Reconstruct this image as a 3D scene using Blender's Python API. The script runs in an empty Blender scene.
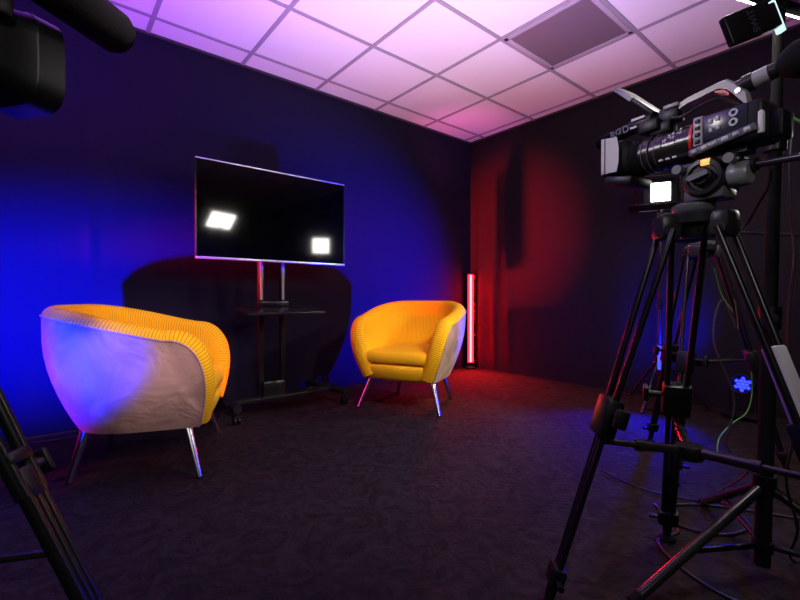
import bpy, bmesh, math, random, bisect
from mathutils import Vector, Matrix
random.seed(7)
scene = bpy.context.scene
COL = scene.collection
PI = math.pi
YAW, PITCH, EYE = math.radians(39.54), math.radians(-0.645), 0.7915
CY, SY = math.cos(YAW), math.sin(YAW)

def W(r, f, z=0.0):
    """metres to the right of / ahead of the tripod the picture was taken from -> room coordinates"""
    return Vector((r*CY + f*SY, -r*SY + f*CY, z))
V = Vector
XW, YW, ZC = 3.624, 3.16, 2.476          # right wall, left wall, ceiling
X0, Y0 = -3.2, -2.4                      # the two walls behind the camera

# ------------------------------------------------------------------ materials
def mat(name, col, rough=0.5, metal=0.0, spec=0.5, sheen=0.0, coat=0.0, emit=None, estr=0.0):
    m = bpy.data.materials.new(name); m.use_nodes = True
    b = m.node_tree.nodes['Principled BSDF']
    b.inputs['Base Color'].default_value = (*col, 1)
    b.inputs['Roughness'].default_value = rough
    b.inputs['Metallic'].default_value = metal
    b.inputs['Specular IOR Level'].default_value = spec
    if sheen:
        b.inputs['Sheen Weight'].default_value = sheen
        b.inputs['Sheen Roughness'].default_value = 0.35
    if coat:
        b.inputs['Coat Weight'].default_value = coat
    if emit:
        b.inputs['Emission Color'].default_value = (*emit, 1)
        b.inputs['Emission Strength'].default_value = estr
    return m

def bump(m, scale, strength, dist=0.01, detail=4, kind='noise', stretch=None, distortion=0.0, rough_var=None):
    nt = m.node_tree; b = nt.nodes['Principled BSDF']
    tc = nt.nodes.new('ShaderNodeTexCoord'); mp = nt.nodes.new('ShaderNodeMapping')
    nt.links.new(tc.outputs['Object'], mp.inputs['Vector'])
    if stretch: mp.inputs['Scale'].default_value = stretch
    if kind == 'noise':
        t = nt.nodes.new('ShaderNodeTexNoise'); t.inputs['Scale'].default_value = scale
        t.inputs['Detail'].default_value = detail; t.inputs['Distortion'].default_value = distortion
        out = t.outputs['Fac']
    else:
        t = nt.nodes.new('ShaderNodeTexVoronoi'); t.inputs['Scale'].default_value = scale
        out = t.outputs['Distance']
    nt.links.new(mp.outputs['Vector'], t.inputs['Vector'])
    bp = nt.nodes.new('ShaderNodeBump'); bp.inputs['Strength'].default_value = strength
    bp.inputs['Distance'].default_value = dist
    nt.links.new(out, bp.inputs['Height']); nt.links.new(bp.outputs['Normal'], b.inputs['Normal'])
    return t, mp

def vary(m, c0, c1, scale, detail=5, distortion=0.0, lo=0.35, hi=0.65, stretch=None):
    nt = m.node_tree; b = nt.nodes['Principled BSDF']
    tc = nt.nodes.new('ShaderNodeTexCoord'); t = nt.nodes.new('ShaderNodeTexNoise')
    mp = nt.nodes.new('ShaderNodeMapping')
    if stretch: mp.inputs['Scale'].default_value = stretch
    t.inputs['Scale'].default_value = scale; t.inputs['Detail'].default_value = detail
    t.inputs['Distortion'].default_value = distortion
    r = nt.nodes.new('ShaderNodeValToRGB')
    r.color_ramp.elements[0].position = lo; r.color_ramp.elements[0].color = (*c0, 1)
    r.color_ramp.elements[1].position = hi; r.color_ramp.elements[1].color = (*c1, 1)
    nt.links.new(tc.outputs['Object'], mp.inputs['Vector']); nt.links.new(mp.outputs['Vector'], t.inputs['Vector'])
    nt.links.new(t.outputs['Fac'], r.inputs['Fac']); nt.links.new(r.outputs['Color'], b.inputs['Base Color'])

M = {}
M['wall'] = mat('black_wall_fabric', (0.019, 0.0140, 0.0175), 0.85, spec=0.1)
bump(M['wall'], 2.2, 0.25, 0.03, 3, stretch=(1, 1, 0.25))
M['wall_l'] = mat('black_wall_fabric_blue_light_tint', (0.0125, 0.0100, 0.0245), 0.85, spec=0.08)  # same black fabric, with some of the blue light put into its colour
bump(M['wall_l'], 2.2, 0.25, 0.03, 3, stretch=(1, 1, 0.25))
M['carpet'] = mat('charcoal_carpet', (0.03, 0.027, 0.028), 0.95, spec=0.03)
vary(M['carpet'], (0.018, 0.0148, 0.0125), (0.032, 0.026, 0.0215), 9, 6, 2.5)
bump(M['carpet'], 14, 0.55, 0.02, 6, distortion=3.0)
M['tile'] = mat('ceiling_tile', (0.80, 0.79, 0.80), 0.9, spec=0.1)
bump(M['tile'], 260, 0.15, 0.002, 2)
M['grid'] = mat('ceiling_grid_metal', (0.33, 0.30, 0.34), 0.6)
M['off_panel'] = mat('unlit_panel_diffuser', (0.16, 0.13, 0.15), 0.55)
M['velvet'] = mat('mustard_velvet', (0.92, 0.47, 0.012), 0.75, spec=0.08, sheen=0.1)
M['velvet'].node_tree.nodes['Principled BSDF'].inputs['Sheen Tint'].default_value = (1.0, 0.7, 0.2, 1)
M['ribbed'] = mat('mustard_ribbed_velvet', (0.92, 0.46, 0.010), 0.7, spec=0.08, sheen=0.1)
M['ribbed'].node_tree.nodes['Principled BSDF'].inputs['Sheen Tint'].default_value = (1.0, 0.65, 0.15, 1)
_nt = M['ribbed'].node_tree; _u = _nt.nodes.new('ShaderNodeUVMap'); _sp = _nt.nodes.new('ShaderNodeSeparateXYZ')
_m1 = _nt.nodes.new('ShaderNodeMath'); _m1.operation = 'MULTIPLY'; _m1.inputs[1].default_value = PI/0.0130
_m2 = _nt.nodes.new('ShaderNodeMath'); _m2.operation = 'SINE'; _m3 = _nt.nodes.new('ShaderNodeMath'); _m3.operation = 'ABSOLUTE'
_rp = _nt.nodes.new('ShaderNodeValToRGB'); _rp.color_ramp.elements[0].color = (0.42, 0.18, 0.003, 1); _rp.color_ramp.elements[1].color = (0.95, 0.49, 0.010, 1)  # shade in the grooves between ribs painted as darker mustard lines
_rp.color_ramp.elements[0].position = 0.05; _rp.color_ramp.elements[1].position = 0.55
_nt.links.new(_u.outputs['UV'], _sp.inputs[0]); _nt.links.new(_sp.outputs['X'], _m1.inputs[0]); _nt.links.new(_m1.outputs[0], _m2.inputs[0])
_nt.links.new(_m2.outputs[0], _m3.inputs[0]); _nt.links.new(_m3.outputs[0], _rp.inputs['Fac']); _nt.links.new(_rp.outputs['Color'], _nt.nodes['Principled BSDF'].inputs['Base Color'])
M['shell'] = mat('pale_gold_velvet_outside', (0.58, 0.36, 0.06), 0.6, spec=0.08, sheen=0.35)
vary(M['shell'], (0.36, 0.215, 0.17), (0.57, 0.345, 0.28), 6, 3, 0.6)
bump(M['shell'], 6, 0.6, 0.03, 3, distortion=1.2)
M['shell'].node_tree.nodes['Principled BSDF'].inputs['Sheen Tint'].default_value = (1.0, 0.75, 0.35, 1)
M['chrome'] = mat('satin_chrome', (0.75, 0.74, 0.76), 0.22, metal=1.0)
M['silver'] = mat('brushed_silver_trim', (0.78, 0.78, 0.82), 0.3, metal=0.9)
M['screen'] = mat('black_glass_screen', (0.0015, 0.0015, 0.0015), 0.06, spec=0.5)
M['black'] = mat('black_plastic', (0.006, 0.006, 0.0062), 0.4, spec=0.3)
M['black_metal'] = mat('black_anodised_metal', (0.010, 0.010, 0.011), 0.28, metal=0.3)
M['gloss_black'] = mat('gloss_black_metal', (0.016, 0.015, 0.014), 0.24, spec=0.4)
M['rubber'] = mat('black_rubber', (0.006, 0.006, 0.006), 0.8, spec=0.15)
M['foam'] = mat('black_foam', (0.008, 0.008, 0.008), 0.95, spec=0.1); bump(M['foam'], 300, 0.5, 0.002)
M['dark_grey'] = mat('dark_grey_plastic', (0.014, 0.014, 0.015), 0.35, spec=0.25)
M['grey'] = mat('grey_plastic', (0.09, 0.09, 0.10), 0.35)
M['light_grey'] = mat('light_grey_plastic', (0.30, 0.29, 0.31), 0.35)
M['pale'] = mat('pale_grey_paint', (0.62, 0.60, 0.62), 0.45)
M['red'] = mat('red_ring', (0.55, 0.01, 0.015), 0.35)
M['copper'] = mat('copper_line', (0.45, 0.12, 0.05), 0.35, metal=0.6)
M['mark'] = mat('white_marking', (0.75, 0.75, 0.78), 0.5)
M['mic_mark'] = mat('grey_print', (0.30, 0.31, 0.36), 0.6)
M['dim_mark'] = mat('dim_blue_grey_print', (0.05, 0.05, 0.085), 0.6)
M['key'] = mat('blue_grey_button', (0.38, 0.39, 0.45), 0.35)
M['navy'] = mat('navy_grey_panel', (0.022, 0.025, 0.038), 0.25)
M['amber'] = mat('amber_level_light', (0.9, 0.4, 0.08), 0.4, emit=(1.0, 0.42, 0.10), estr=1.2)
M['led_red'] = mat('red_led', (0.9, 0.1, 0.08), 0.4, emit=(1.0, 0.0006, 0.001), estr=150)
M['led_core'] = mat('red_led_core', (0.9, 0.3, 0.3), 0.4, emit=(1.0, 0.03, 0.03), estr=30)
M['led_blue'] = mat('blue_led', (0.1, 0.1, 0.9), 0.4, emit=(0.006, 0.012, 1.0), estr=9)
M['lamp_white'] = mat('lit_lamp_face', (0.9, 0.9, 0.9), 0.4, emit=(1.0, 0.97, 0.98), estr=9)
M['panel_white'] = mat('lit_led_panel', (0.9, 0.9, 0.9), 0.4, emit=(1.0, 0.93, 0.86), estr=48)
M['panel_edge'] = mat('glowing_panel_edge', (0.8, 0.9, 0.9), 0.4, emit=(0.62, 0.95, 0.92), estr=1.0)
M['green'] = mat('green_cable_jacket', (0.10, 0.42, 0.05), 0.5)
M['glass'] = mat('lens_glass', (0.01, 0.012, 0.02), 0.05, spec=0.8, coat=1.0)
M['cable'] = mat('black_cable_jacket', (0.012, 0.012, 0.012), 0.5)

# ------------------------------------------------------------------ mesh helpers
class MB:
    def __init__(s): s.bm = bmesh.new()
    def _add(s, fn, mtx):
        b = bmesh.new(); fn(b); bmesh.ops.transform(b, matrix=mtx, verts=b.verts)
        me = bpy.data.meshes.new('tmp'); b.to_mesh(me); b.free(); s.bm.from_mesh(me); bpy.data.meshes.remove(me)
        return s
    def box(s, c, size, rot=None, bevel=0.0, seg=2, taper=None):
        def fn(b):
            bmesh.ops.create_cube(b, size=1.0)
            for v in b.verts:
                v.co.x *= size[0]; v.co.y *= size[1]; v.co.z *= size[2]
                if taper and v.co.z < 0: v.co.x *= taper[0]; v.co.y *= taper[1]
            if bevel: bmesh.ops.bevel(b, geom=list(b.edges), offset=bevel, segments=seg, affect='EDGES', profile=0.5)
        m = Matrix.Translation(V(c)) @ (rot.to_4x4() if rot else Matrix())
        return s._add(fn, m)
    def tube(s, p0, p1, r0, r1=None, n=16, caps=True):
        p0, p1 = V(p0), V(p1); r1 = r0 if r1 is None else r1; d = p1-p0
        def fn(b): bmesh.ops.create_cone(b, cap_ends=caps, segments=n, radius1=r0, radius2=r1, depth=d.length)
        q = V((0, 0, 1)).rotation_difference(d.normalized())
        return s._add(fn, Matrix.Translation((p0+p1)/2) @ q.to_matrix().to_4x4())
    def lathe(s, prof, p0, axis, n=32, squash=None):
        """prof: list of (radius, distance along axis)"""
        q = V((0, 0, 1)).rotation_difference(V(axis).normalized()).to_matrix().to_4x4()
        def fn(b):
            rings = []
            for r, z in prof:
                if r < 1e-6: rings.append([b.verts.new((0, 0, z))])
                else: rings.append([b.verts.new((r*math.cos(2*PI*k/n), r*math.sin(2*PI*k/n), z)) for k in range(n)])
            for a, c in zip(rings, rings[1:]):
                if len(a) == 1 and len(c) == 1: continue
                for k in range(n):
                    k2 = (k+1) % n
                    if len(a) == 1: b.faces.new((a[0], c[k2], c[k]))
                    elif len(c) == 1: b.faces.new((a[k], a[k2], c[0]))
                    else: b.faces.new((a[k], a[k2], c[k2], c[k]))
            bmesh.ops.recalc_face_normals(b, faces=b.faces)
        return s._add(fn, Matrix.Translation(V(p0)) @ q)
    def sphere(s, c, r, sc=(1, 1, 1), u=20, v=12):
        def fn(b): bmesh.ops.create_uvsphere(b, u_segments=u, v_segments=v, radius=r)
        return s._add(fn, Matrix.Translation(V(c)) @ Matrix.Diagonal((*sc, 1)))
    def sweep(s, pts, r, n=8, closed=False, smooth=0):
        pts = [V(p) for p in pts]
        if smooth: pts = spline(pts, smooth)
        def fn(b):
            rings = []; up = V((0.13, 0.31, 0.94)).normalized(); N = len(pts)
            for i, p in enumerate(pts):
                t = (pts[(i+1) % N] - pts[i-1]) if closed else (pts[min(i+1, N-1)] - pts[max(i-1, 0)])
                t.normalize(); a = (up - t*up.dot(t))
                if a.length < 1e-4: a = t.orthogonal()
                a.normalize(); up = a; c = t.cross(a)
                rr = r[i] if isinstance(r, (list, tuple)) else r
                rings.append([b.verts.new(p + a*rr*math.cos(2*PI*k/n) + c*rr*math.sin(2*PI*k/n)) for k in range(n)])
            for i in range(N if closed else N-1):
                A, B = rings[i], rings[(i+1) % N]
                for k in range(n): b.faces.new((A[k], A[(k+1) % n], B[(k+1) % n], B[k]))
            if not closed: b.faces.new(rings[0][::-1]); b.faces.new(rings[-1])
            bmesh.ops.recalc_face_normals(b, faces=b.faces)
        return s._add(fn, Matrix())
    def prism(s, poly, depth, mtx=None, bevel=0.0):
        """poly in local XY, extruded +-depth/2 along Z"""
        def fn(b):
            lo = [b.verts.new((x, y, -depth/2)) for x, y in poly]; hi = [b.verts.new((x, y, depth/2)) for x, y in poly]
            b.faces.new(lo[::-1]); b.faces.new(hi); n = len(poly)
            for k in range(n): b.faces.new((lo[k], lo[(k+1) % n], hi[(k+1) % n], hi[k]))
            bmesh.ops.recalc_face_normals(b, faces=b.faces)
            if bevel: bmesh.ops.bevel(b, geom=list(b.edges), offset=bevel, segments=2, affect='EDGES', profile=0.5)
        return s._add(fn, mtx or Matrix())
    def build(s, name, m, parent=None, angle=40, mtx=None):
        if mtx is not None: bmesh.ops.transform(s.bm, matrix=mtx, verts=s.bm.verts)
        me = bpy.data.meshes.new(name); s.bm.to_mesh(me); s.bm.free()
        for p in me.polygons: p.use_smooth = True
        me.set_sharp_from_angle(angle=math.radians(angle))
        me.materials.append(m)
        o = bpy.data.objects.new(name, me); COL.objects.link(o)
        if parent: o.parent = parent
        return o

def spline(pts, k):
    out = []
    for i in range(len(pts)-1):
        p0, p1, p2, p3 = pts[max(i-1, 0)], pts[i], pts[i+1], pts[min(i+2, len(pts)-1)]
        for j in range(k):
            t = j/k
            out.append(0.5*((2*p1) + (p2-p0)*t + (2*p0-5*p1+4*p2-p3)*t*t + (3*p1-p0-3*p2+p3)*t*t*t))
    out.append(pts[-1]); return out

def tag(o, label=None, cat=None, group=None, kind=None):
    if label: o['label'] = label
    if cat: o['category'] = cat
    if group: o['group'] = group
    if kind: o['kind'] = kind
    return o
def thing(name, label, cat, loc=(0, 0, 0), rz=0.0, group=None):
    o = bpy.data.objects.new(name, None); o.empty_display_size = 0.1; COL.objects.link(o)
    o.location = loc; o.rotation_euler = (0, 0, rz)
    return tag(o, label, cat, group)
def struct(name, mb, m, label=None, cat=None):
    o = mb.build(name, m); return tag(o, label, cat, None, 'structure')
def text(name, body, size, mtx, m, parent, extrude=0.0004, shear=0.0, bold=0.0):
    c = bpy.data.curves.new(name, 'FONT'); c.body = body; c.size = size; c.align_x = 'CENTER'; c.align_y = 'CENTER'
    c.extrude = extrude; c.offset = bold; c.materials.append(m)
    q = bpy.data.objects.new(name + '_outline', c); COL.objects.link(q)
    dg = bpy.context.evaluated_depsgraph_get(); dg.update()
    me = bpy.data.meshes.new_from_object(q.evaluated_get(dg), depsgraph=dg)
    bpy.data.objects.remove(q); me.name = name
    if not me.materials: me.materials.append(m)
    o = bpy.data.objects.new(name, me); COL.objects.link(o); o.parent = parent; o.matrix_local = mtx
    return o
def frame(x, y, z, o=(0, 0, 0)):
    m = Matrix.Identity(4)
    for k, a in enumerate((x, y, z)):
        for j in range(3): m[j][k] = a[j]
    for j in range(3): m[j][3] = o[j]
    return m
def copy_tree(o, parent=None):
    c = o.copy(); COL.objects.link(c)
    if parent: c.parent = parent
    for ch in list(o.children): copy_tree(ch, c)
    return c

# ------------------------------------------------------------------ the room
struct('floor', MB().box(((X0+XW)/2, (Y0+YW)/2, -0.05), (XW-X0+0.4, YW-Y0+0.4, 0.1)), M['carpet'], 'dark charcoal carpet with a faint swirl pattern', 'floor')
struct('ceiling', MB().box(((X0+XW)/2, (Y0+YW)/2, ZC+0.05), (XW-X0+0.4, YW-Y0+0.4, 0.1)), M['tile'], 'white suspended ceiling of square tiles washed pink and violet', 'ceiling')
def fabric_wall(p0, p1, folds):
    """black fabric wall from p0 to p1 (inside on the left of travel), hung with slight vertical folds"""
    mb = MB(); b = mb.bm; p0, p1 = V(p0), V(p1); L = (p1-p0).length; d = (p1-p0)/L; n = V((-d.y, d.x, 0))
    NS, NZ = int(L/0.02), 14; cols = []
    for i in range(NS+1):
        s = L*i/NS; col = []
        for k in range(NZ+1):
            z = -0.01 + (ZC+0.01)*k/NZ; off = 0.0
            for (c, w, a, drift) in folds:
                u = (s - c - drift*(z/ZC-0.5))/w; off += a*math.exp(-u*u)*(0.55+0.45*math.cos(1.7*z+c))
            q = p0 + d*s + n*off; col.append(b.verts.new((q.x, q.y, z)))
        cols.append(col)
    for i in range(NS):
        for k in range(NZ): b.faces.new((cols[i][k], cols[i+1][k], cols[i+1][k+1], cols[i][k+1]))
    return mb
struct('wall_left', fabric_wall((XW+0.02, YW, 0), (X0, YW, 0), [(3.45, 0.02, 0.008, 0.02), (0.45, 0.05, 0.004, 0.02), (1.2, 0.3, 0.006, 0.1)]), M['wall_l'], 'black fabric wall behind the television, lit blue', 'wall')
struct('wall_right', fabric_wall((XW, Y0, 0), (XW, YW+0.02, 0),
       [(5.42, 0.05, 0.030, 0.02), (5.25, 0.04, 0.018, 0.05), (5.08, 0.05, 0.012, 0.10), (4.2, 0.015, 0.004, 0.01), (3.5, 0.3, 0.008, 0.1)]), M['wall'], 'black fabric wall behind the cameras, streaked red near the corner', 'wall')
struct('wall_back', MB().box(((X0+XW)/2, Y0-0.05, ZC/2), (XW-X0+0.2, 0.1, ZC)), M['wall'], 'black wall behind the camera position', 'wall')
struct('wall_side', MB().box((X0-0.05, (Y0+YW)/2, ZC/2), (0.1, YW-Y0+0.2, ZC)), M['wall'], 'black wall beyond the left edge', 'wall')

# suspended ceiling grid: T-bars on the 0.6 m module
GX, GY, T = 3.504, 2.951, 0.6
mb = MB(); k = 0
while GX - k*T > X0: mb.box((GX-k*T, (Y0+YW)/2, ZC-0.003), (0.024, YW-Y0, 0.008)); k += 1
k = 0
while GY - k*T > Y0: mb.box(((X0+XW)/2, GY-k*T, ZC-0.0034), (XW-X0, 0.024, 0.008)); k += 1
struct('trim_1', mb, M['grid'], 'thin grey metal grid between the ceiling tiles', 'ceiling grid')
mb = MB().box(((X0+XW)/2, YW-0.010, ZC-0.006), (XW-X0, 0.02, 0.012)).box((XW-0.012, (Y0+YW)/2, ZC-0.006), (0.02, YW-Y0, 0.012))
struct('trim_2', mb, mat('wall_angle', (0.05, 0.045, 0.05), 0.6), 'dark edge strip where the ceiling meets the walls', 'ceiling trim')
# unlit square light panel in the ceiling
cx, cy = GX-1.5*T, GY-2.5*T
t = thing('ceiling_light', 'dark unlit square light panel set in the pink-lit tiled ceiling', 'ceiling light', (cx, cy, ZC))
MB().box((0, 0, -0.004), (0.53, 0.53, 0.006)).build('diffuser', M['off_panel'], t)
mb = MB()
for sx, sy, a, b in ((0, 1, .576, .03), (0, -1, .576, .03), (1, 0, .03, .576), (-1, 0, .03, .576)):
    mb.box((sx*0.273, sy*0.273, -0.006), (a, b, 0.012), bevel=0.003)
mb.build('frame', mat('panel_frame', (0.42, 0.38, 0.42), 0.5), t)

# ------------------------------------------------------------------ tub armchairs
RIM_B, RIM_F, ZB = 0.705, 0.595, 0.222
RX, RY, ARM = 0.33, 0.345, 0.32
_tab = [(0.0, RY)]
for _i in range(1, 1501):
    _th = _i/1500*PI/2; _tab.append((RX*math.sin(_th)**0.86, RY*max(0.0, math.cos(_th))**0.86))
for _i in range(1, 601):
    _a = _i/600; _tab.append((RX*(1 - 0.07*_a*_a), -ARM*_a))
_arc = [0.0]
for _p, _q in zip(_tab, _tab[1:]): _arc.append(_arc[-1] + math.hypot(_q[0]-_p[0], _q[1]-_p[1]))
def U(s):
    """arc length s (0 at middle of the back, +-SMAX at arm fronts) -> point on the unscaled plan curve"""
    sg = 1 if s >= 0 else -1; a = min(abs(s), _arc[-1]-1e-9); k = bisect.bisect_right(_arc, a) - 1
    f = (a-_arc[k])/max(1e-9, _arc[k+1]-_arc[k]); p, q = _tab[k], _tab[k+1]
    return (sg*(p[0]+(q[0]-p[0])*f), p[1]+(q[1]-p[1])*f)
SMAX = _arc[-1]
def taper(z):
    u = max(0.0, min(1.0, (z-ZB)/0.40)); return 0.66 + 0.34*math.sin(u*PI/2)**0.95
def sheet(s, z):
    x, y = U(s); k = taper(z); ky = 0.80 + 0.20*(k-0.66)/0.34 if y < 0 else k - 0.02
    return V((x*k, y*ky + 0.0, z))
def rim(tau):
    """tau in [-1,1] -> (s, z) of the rim: high at the back, sloping along the arms, rounding down at the arm fronts"""
    a = abs(tau); sg = 1 if tau >= 0 else -1
    s1 = SMAX - 0.17
    if a < 0.62:
        s = s1*a/0.62; return sg*s, zr(s)
    q = (a-0.62)/0.38*PI/2; n = 0.80
    return sg*(s1 + 0.17*math.sin(q)**n), ZB+0.02 + (zr(s1)-ZB-0.02)*max(0.0, math.cos(q))**n
def zr(s):
    a = min(1.0, abs(s)/SMAX); u = max(0.0, (a-0.18)/0.82); return RIM_B - (RIM_B-RIM_F)*(u*u*(3-2*u))*1.08
TH = 0.10
def normal(s, z):
    e = 1e-3; a, b = sheet(min(s+e, SMAX), z), sheet(max(s-e, -SMAX), z); t = (a-b).normalized()
    c = (sheet(s, z+e)-sheet(s, z-e)).normalized(); return t, t.cross(c).normalized()   # outward
def tub_profiles(NT, ribs):
    """for every station along the rim: outer skin points (bottom to seam), band+inner points (seam, over the rim, down to the seat)"""
    fine = [rim(-1+2*i/4000) for i in range(4001)]; fp = [sheet(a, b) for a, b in fine]; fa = [0.0]
    for a, b in zip(fp, fp[1:]): fa.append(fa[-1] + (b-a).length)
    rimpts = [fine[min(4000, bisect.bisect_left(fa, fa[-1]*i/NT))] for i in range(NT+1)]
    P = [sheet(s, z) for s, z in rimpts]; arc = [0.0]
    for a, b in zip(P, P[1:]): arc.append(arc[-1] + (b-a).length)
    outer, inner, seam = [], [], []
    for i, (s, z) in enumerate(rimpts):
        t, n = normal(s, z)
        if n.dot(V((P[i].x, P[i].y - (-0.05 if P[i].y > -0.05 else P[i].y), 0))) < 0: n = -n
        j0, j1 = max(i-1, 0), min(i+1, NT); tr = (P[j1]-P[j0]).normalized()
        m = n.cross(tr).normalized()
        if m.z < 0 and abs(m.z) > 0.2: m = -m
        if abs(m.z) <= 0.2 and m.y > 0: m = -m
        rib = 0.0036*abs(math.sin(arc[i]*PI/0.0130)) if ribs else 0.0
        NV = 9; o, inn = [], []; rb = rib*0.4
        for k in range(NV+1):
            zz = ZB + (z-ZB)*k/NV; tt, nn = normal(s, zz)
            if nn.dot(n) < 0: nn = -nn
            o.append(sheet(s, zz) + nn*TH*0.5)
            if k < NV: inn.append(sheet(s, max(zz, ZB)) - nn*(TH*0.5 + rib*min(1, (NV-k)/3)*1.0 + rb*0))
        c = P[i]
        band = [c + n*math.cos(f)*(TH*0.5) + m*math.sin(f)*(TH*0.42+rb) for f in [PI*q/9 for q in range(0, 10)]]
        outer.append(o); inner.append(band + inn[::-1]); seam.append(o[-1] + n*0.002 + m*0.002)
    return outer, inner, seam, arc
def grid_mesh(rows, arc=None):
    mb = MB(); b = mb.bm; vs = [[b.verts.new(p) for p in r] for r in rows]
    for a, c in zip(vs, vs[1:]):
        for k in range(len(a)-1): b.faces.new((a[k], a[k+1], c[k+1], c[k]))
    if arc:
        uv = b.loops.layers.uv.new('UVMap'); idx = {v: (arc[i], k) for i, r_ in enumerate(vs) for k, v in enumerate(r_)}
        for f in b.faces:
            for l in f.loops: l[uv].uv = (idx[l.vert][0], idx[l.vert][1]/20)
    bmesh.ops.remove_doubles(b, verts=b.verts, dist=0.0004)
    bmesh.ops.recalc_face_normals(b, faces=b.faces)
    return mb
def cushion(hw_f, hw_b, y0, y1, z0, z1):
    """rounded seat cushion, front edge bowed"""
    mb = MB(); b = mb.bm; NX, NY = 22, 18; top, bot = [], []
    for i in range(NX+1):
        rt, rb = [], []
        for j in range(NY+1):
            u = -1+2*i/NX; v = -1+2*j/NY
            su = math.copysign(abs(math.sin(u*PI/2)), u); sv = math.copysign(abs(math.sin(v*PI/2)), v)
            w = hw_f + (hw_b-hw_f)*(sv+1)/2; x = su*w*(1-0.05*sv**6); y = (y0+y1)/2 + sv*(y1-y0)/2*(1-0.06*su**6)
            edge = (max(0, 1-abs(su)**12)*max(0, 1-abs(sv)**16))**0.30
            zc = (z0+z1)/2; rt.append(b.verts.new((x, y, zc + (z1-zc)*edge + 0.012*(1-su*su)*(1-sv*sv)))); rb.append(b.verts.new((x, y, zc - (zc-z0)*edge)))
        top.append(rt); bot.append(rb)
    for i in range(NX):
        for j in range(NY):
            b.faces.new((top[i][j], top[i+1][j], top[i+1][j+1], top[i][j+1])); b.faces.new((bot[i][j], bot[i][j+1], bot[i+1][j+1], bot[i+1][j]))
    bmesh.ops.remove_doubles(b, verts=b.verts, dist=0.0005); bmesh.ops.recalc_face_normals(b, faces=b.faces)
    return mb
def make_armchair(label):
    t = thing('tub_armchair', label, 'armchair', group='mustard tub armchairs')
    outer, _, seam, _ = tub_profiles(150, False)
    _, inner, _, arc = tub_profiles(860, True)
    o = grid_mesh(outer).build('outer_shell', M['shell'], t, 60); o['label'] = 'smooth pale gold velvet outside of the tub'
    o = grid_mesh(inner, arc).build('ribbed_lining', M['ribbed'], t, 60); o['label'] = 'finely ribbed mustard lining rolled over the rim'
    MB().sweep(seam, 0.0042, 6).build('piping', M['shell'], t)
    # rail under the cushion between the arms
    mb = MB(); b = mb.bm; rows = []
    for i in range(25):
        x = -0.262 + 0.524*i/24; bow = 0.018*(1-(x/0.27)**2); row = []
        for (dy, z) in ((0.10, ZB-0.016), (0.0, ZB-0.016), (-0.018, ZB-0.010), (-0.030, ZB+0.01), (-0.044, ZB+0.045), (-0.050, 0.295), (-0.044, 0.314), (-0.02, 0.320), (0.10, 0.320)):
            row.append((x*max(0.80, taper(z)), -0.245 - bow + dy*1.05, z))
        rows.append(row)
    grid_mesh([[V(p) for p in r] for r in rows]).build('front_rail', M['velvet'], t, 60)
    mb = MB(); poly = []
    for i in range(48):
        s = -SMAX+2*SMAX*i/47; p = sheet(s, ZB); poly.append((p.x*1.02, p.y*0.96+0.01))
    mb.prism(poly, 0.02, Matrix.Translation((0, 0, ZB+0.004))); mb.build('seat_base', M['black'], t)
    cushion(0.258, 0.235, -0.315, 0.235, 0.322, 0.412).build('seat_cushion', M['velvet'], t, 60)
    for sx, sy, fx, fy in ((-1, -1, -0.30, -0.27), (1, -1, 0.30, -0.27), (-1, 1, -0.222, 0.245), (1, 1, 0.222, 0.245)):
        top = V((sx*(0.225 if sy < 0 else 0.16), sy*0.205 if sy < 0 else 0.20, ZB+0.0)); bot = V((fx, fy, 0.0))
        l = MB().tube(bot+V((0, 0, 0.004)), top, 0.0125, 0.0225, 20).build('leg', M['chrome'], t)
        MB().tube(bot, bot+(top-bot)*0.02, 0.0135, 0.0135, 16).build('foot_cap', M['rubber'], l)
    return t
cA = make_armchair('mustard tub armchair at the left, its pale gold outside turned to us')
cA.location = (0.375, 2.355, 0); cA.rotation_euler.z = math.atan2(0.914, 0.406)       # front (-y) turned to (0.914,-0.406)
cB = copy_tree(cA)
cB['label'] = 'mustard tub armchair facing us beside the red light tube in the corner'
cB.location = (2.065, 2.36, 0); cB.rotation_euler.z = math.atan2(-0.89, 0.455)

# ------------------------------------------------------------------ television on a wheeled stand
TX, TY, TZ, TW, THt = 1.204, 2.75, 1.318, 1.04, 0.608
t = thing('television', 'large black flat television with a thin silver edge, on the wheeled stand', 'television', (TX, TY, TZ-THt/2))
MB().box((0, 0.022, THt/2), (TW-0.006, 0.036, THt-0.006), bevel=0.006).build('back_cover', M['black'], t)
MB().box((0, 0.001, THt/2), (TW-0.012, 0.006, THt-0.016)).build('screen', M['screen'], t)
MB().box((0, 0.006, THt-0.004), (TW, 0.024, 0.008), bevel=0.002).build('top_trim', M['silver'], t)
MB().box((0, 0.004, 0.006), (TW, 0.026, 0.014), bevel=0.003).build('bottom_trim', M['silver'], t)
for s in (-1, 1): MB().box((s*(TW/2-0.0025), 0.008, THt/2), (0.005, 0.022, THt-0.012)).build('side_trim', M['gloss_black'], t)
MB().box((0, 0.055, THt*0.5), (0.44, 0.03, 0.42), bevel=0.005).build('mounting_plate', M['black_metal'], t)
cxs = 1.265
t = thing('television_stand', 'black wheeled stand with two columns and a shelf under the television', 'tv stand', (cxs, 2.86, 0))
for s in (-1, 1):
    c = MB().box((-0.065+s*0.078, 0.0, 0.80), (0.036, 0.034, 1.40), bevel=0.006).build('column', M['gloss_black'], t)
    MB().box((-0.065+s*0.078 - 0.001, -0.019, 1.08), (0.016, 0.006, 0.64)).build('column_track', M['light_grey'], c)
MB().box((-0.065, 0.0, 1.32), (0.4, 0.03, 0.05)).build('cross_bar', M['black_metal'], t)
sh = MB()
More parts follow.
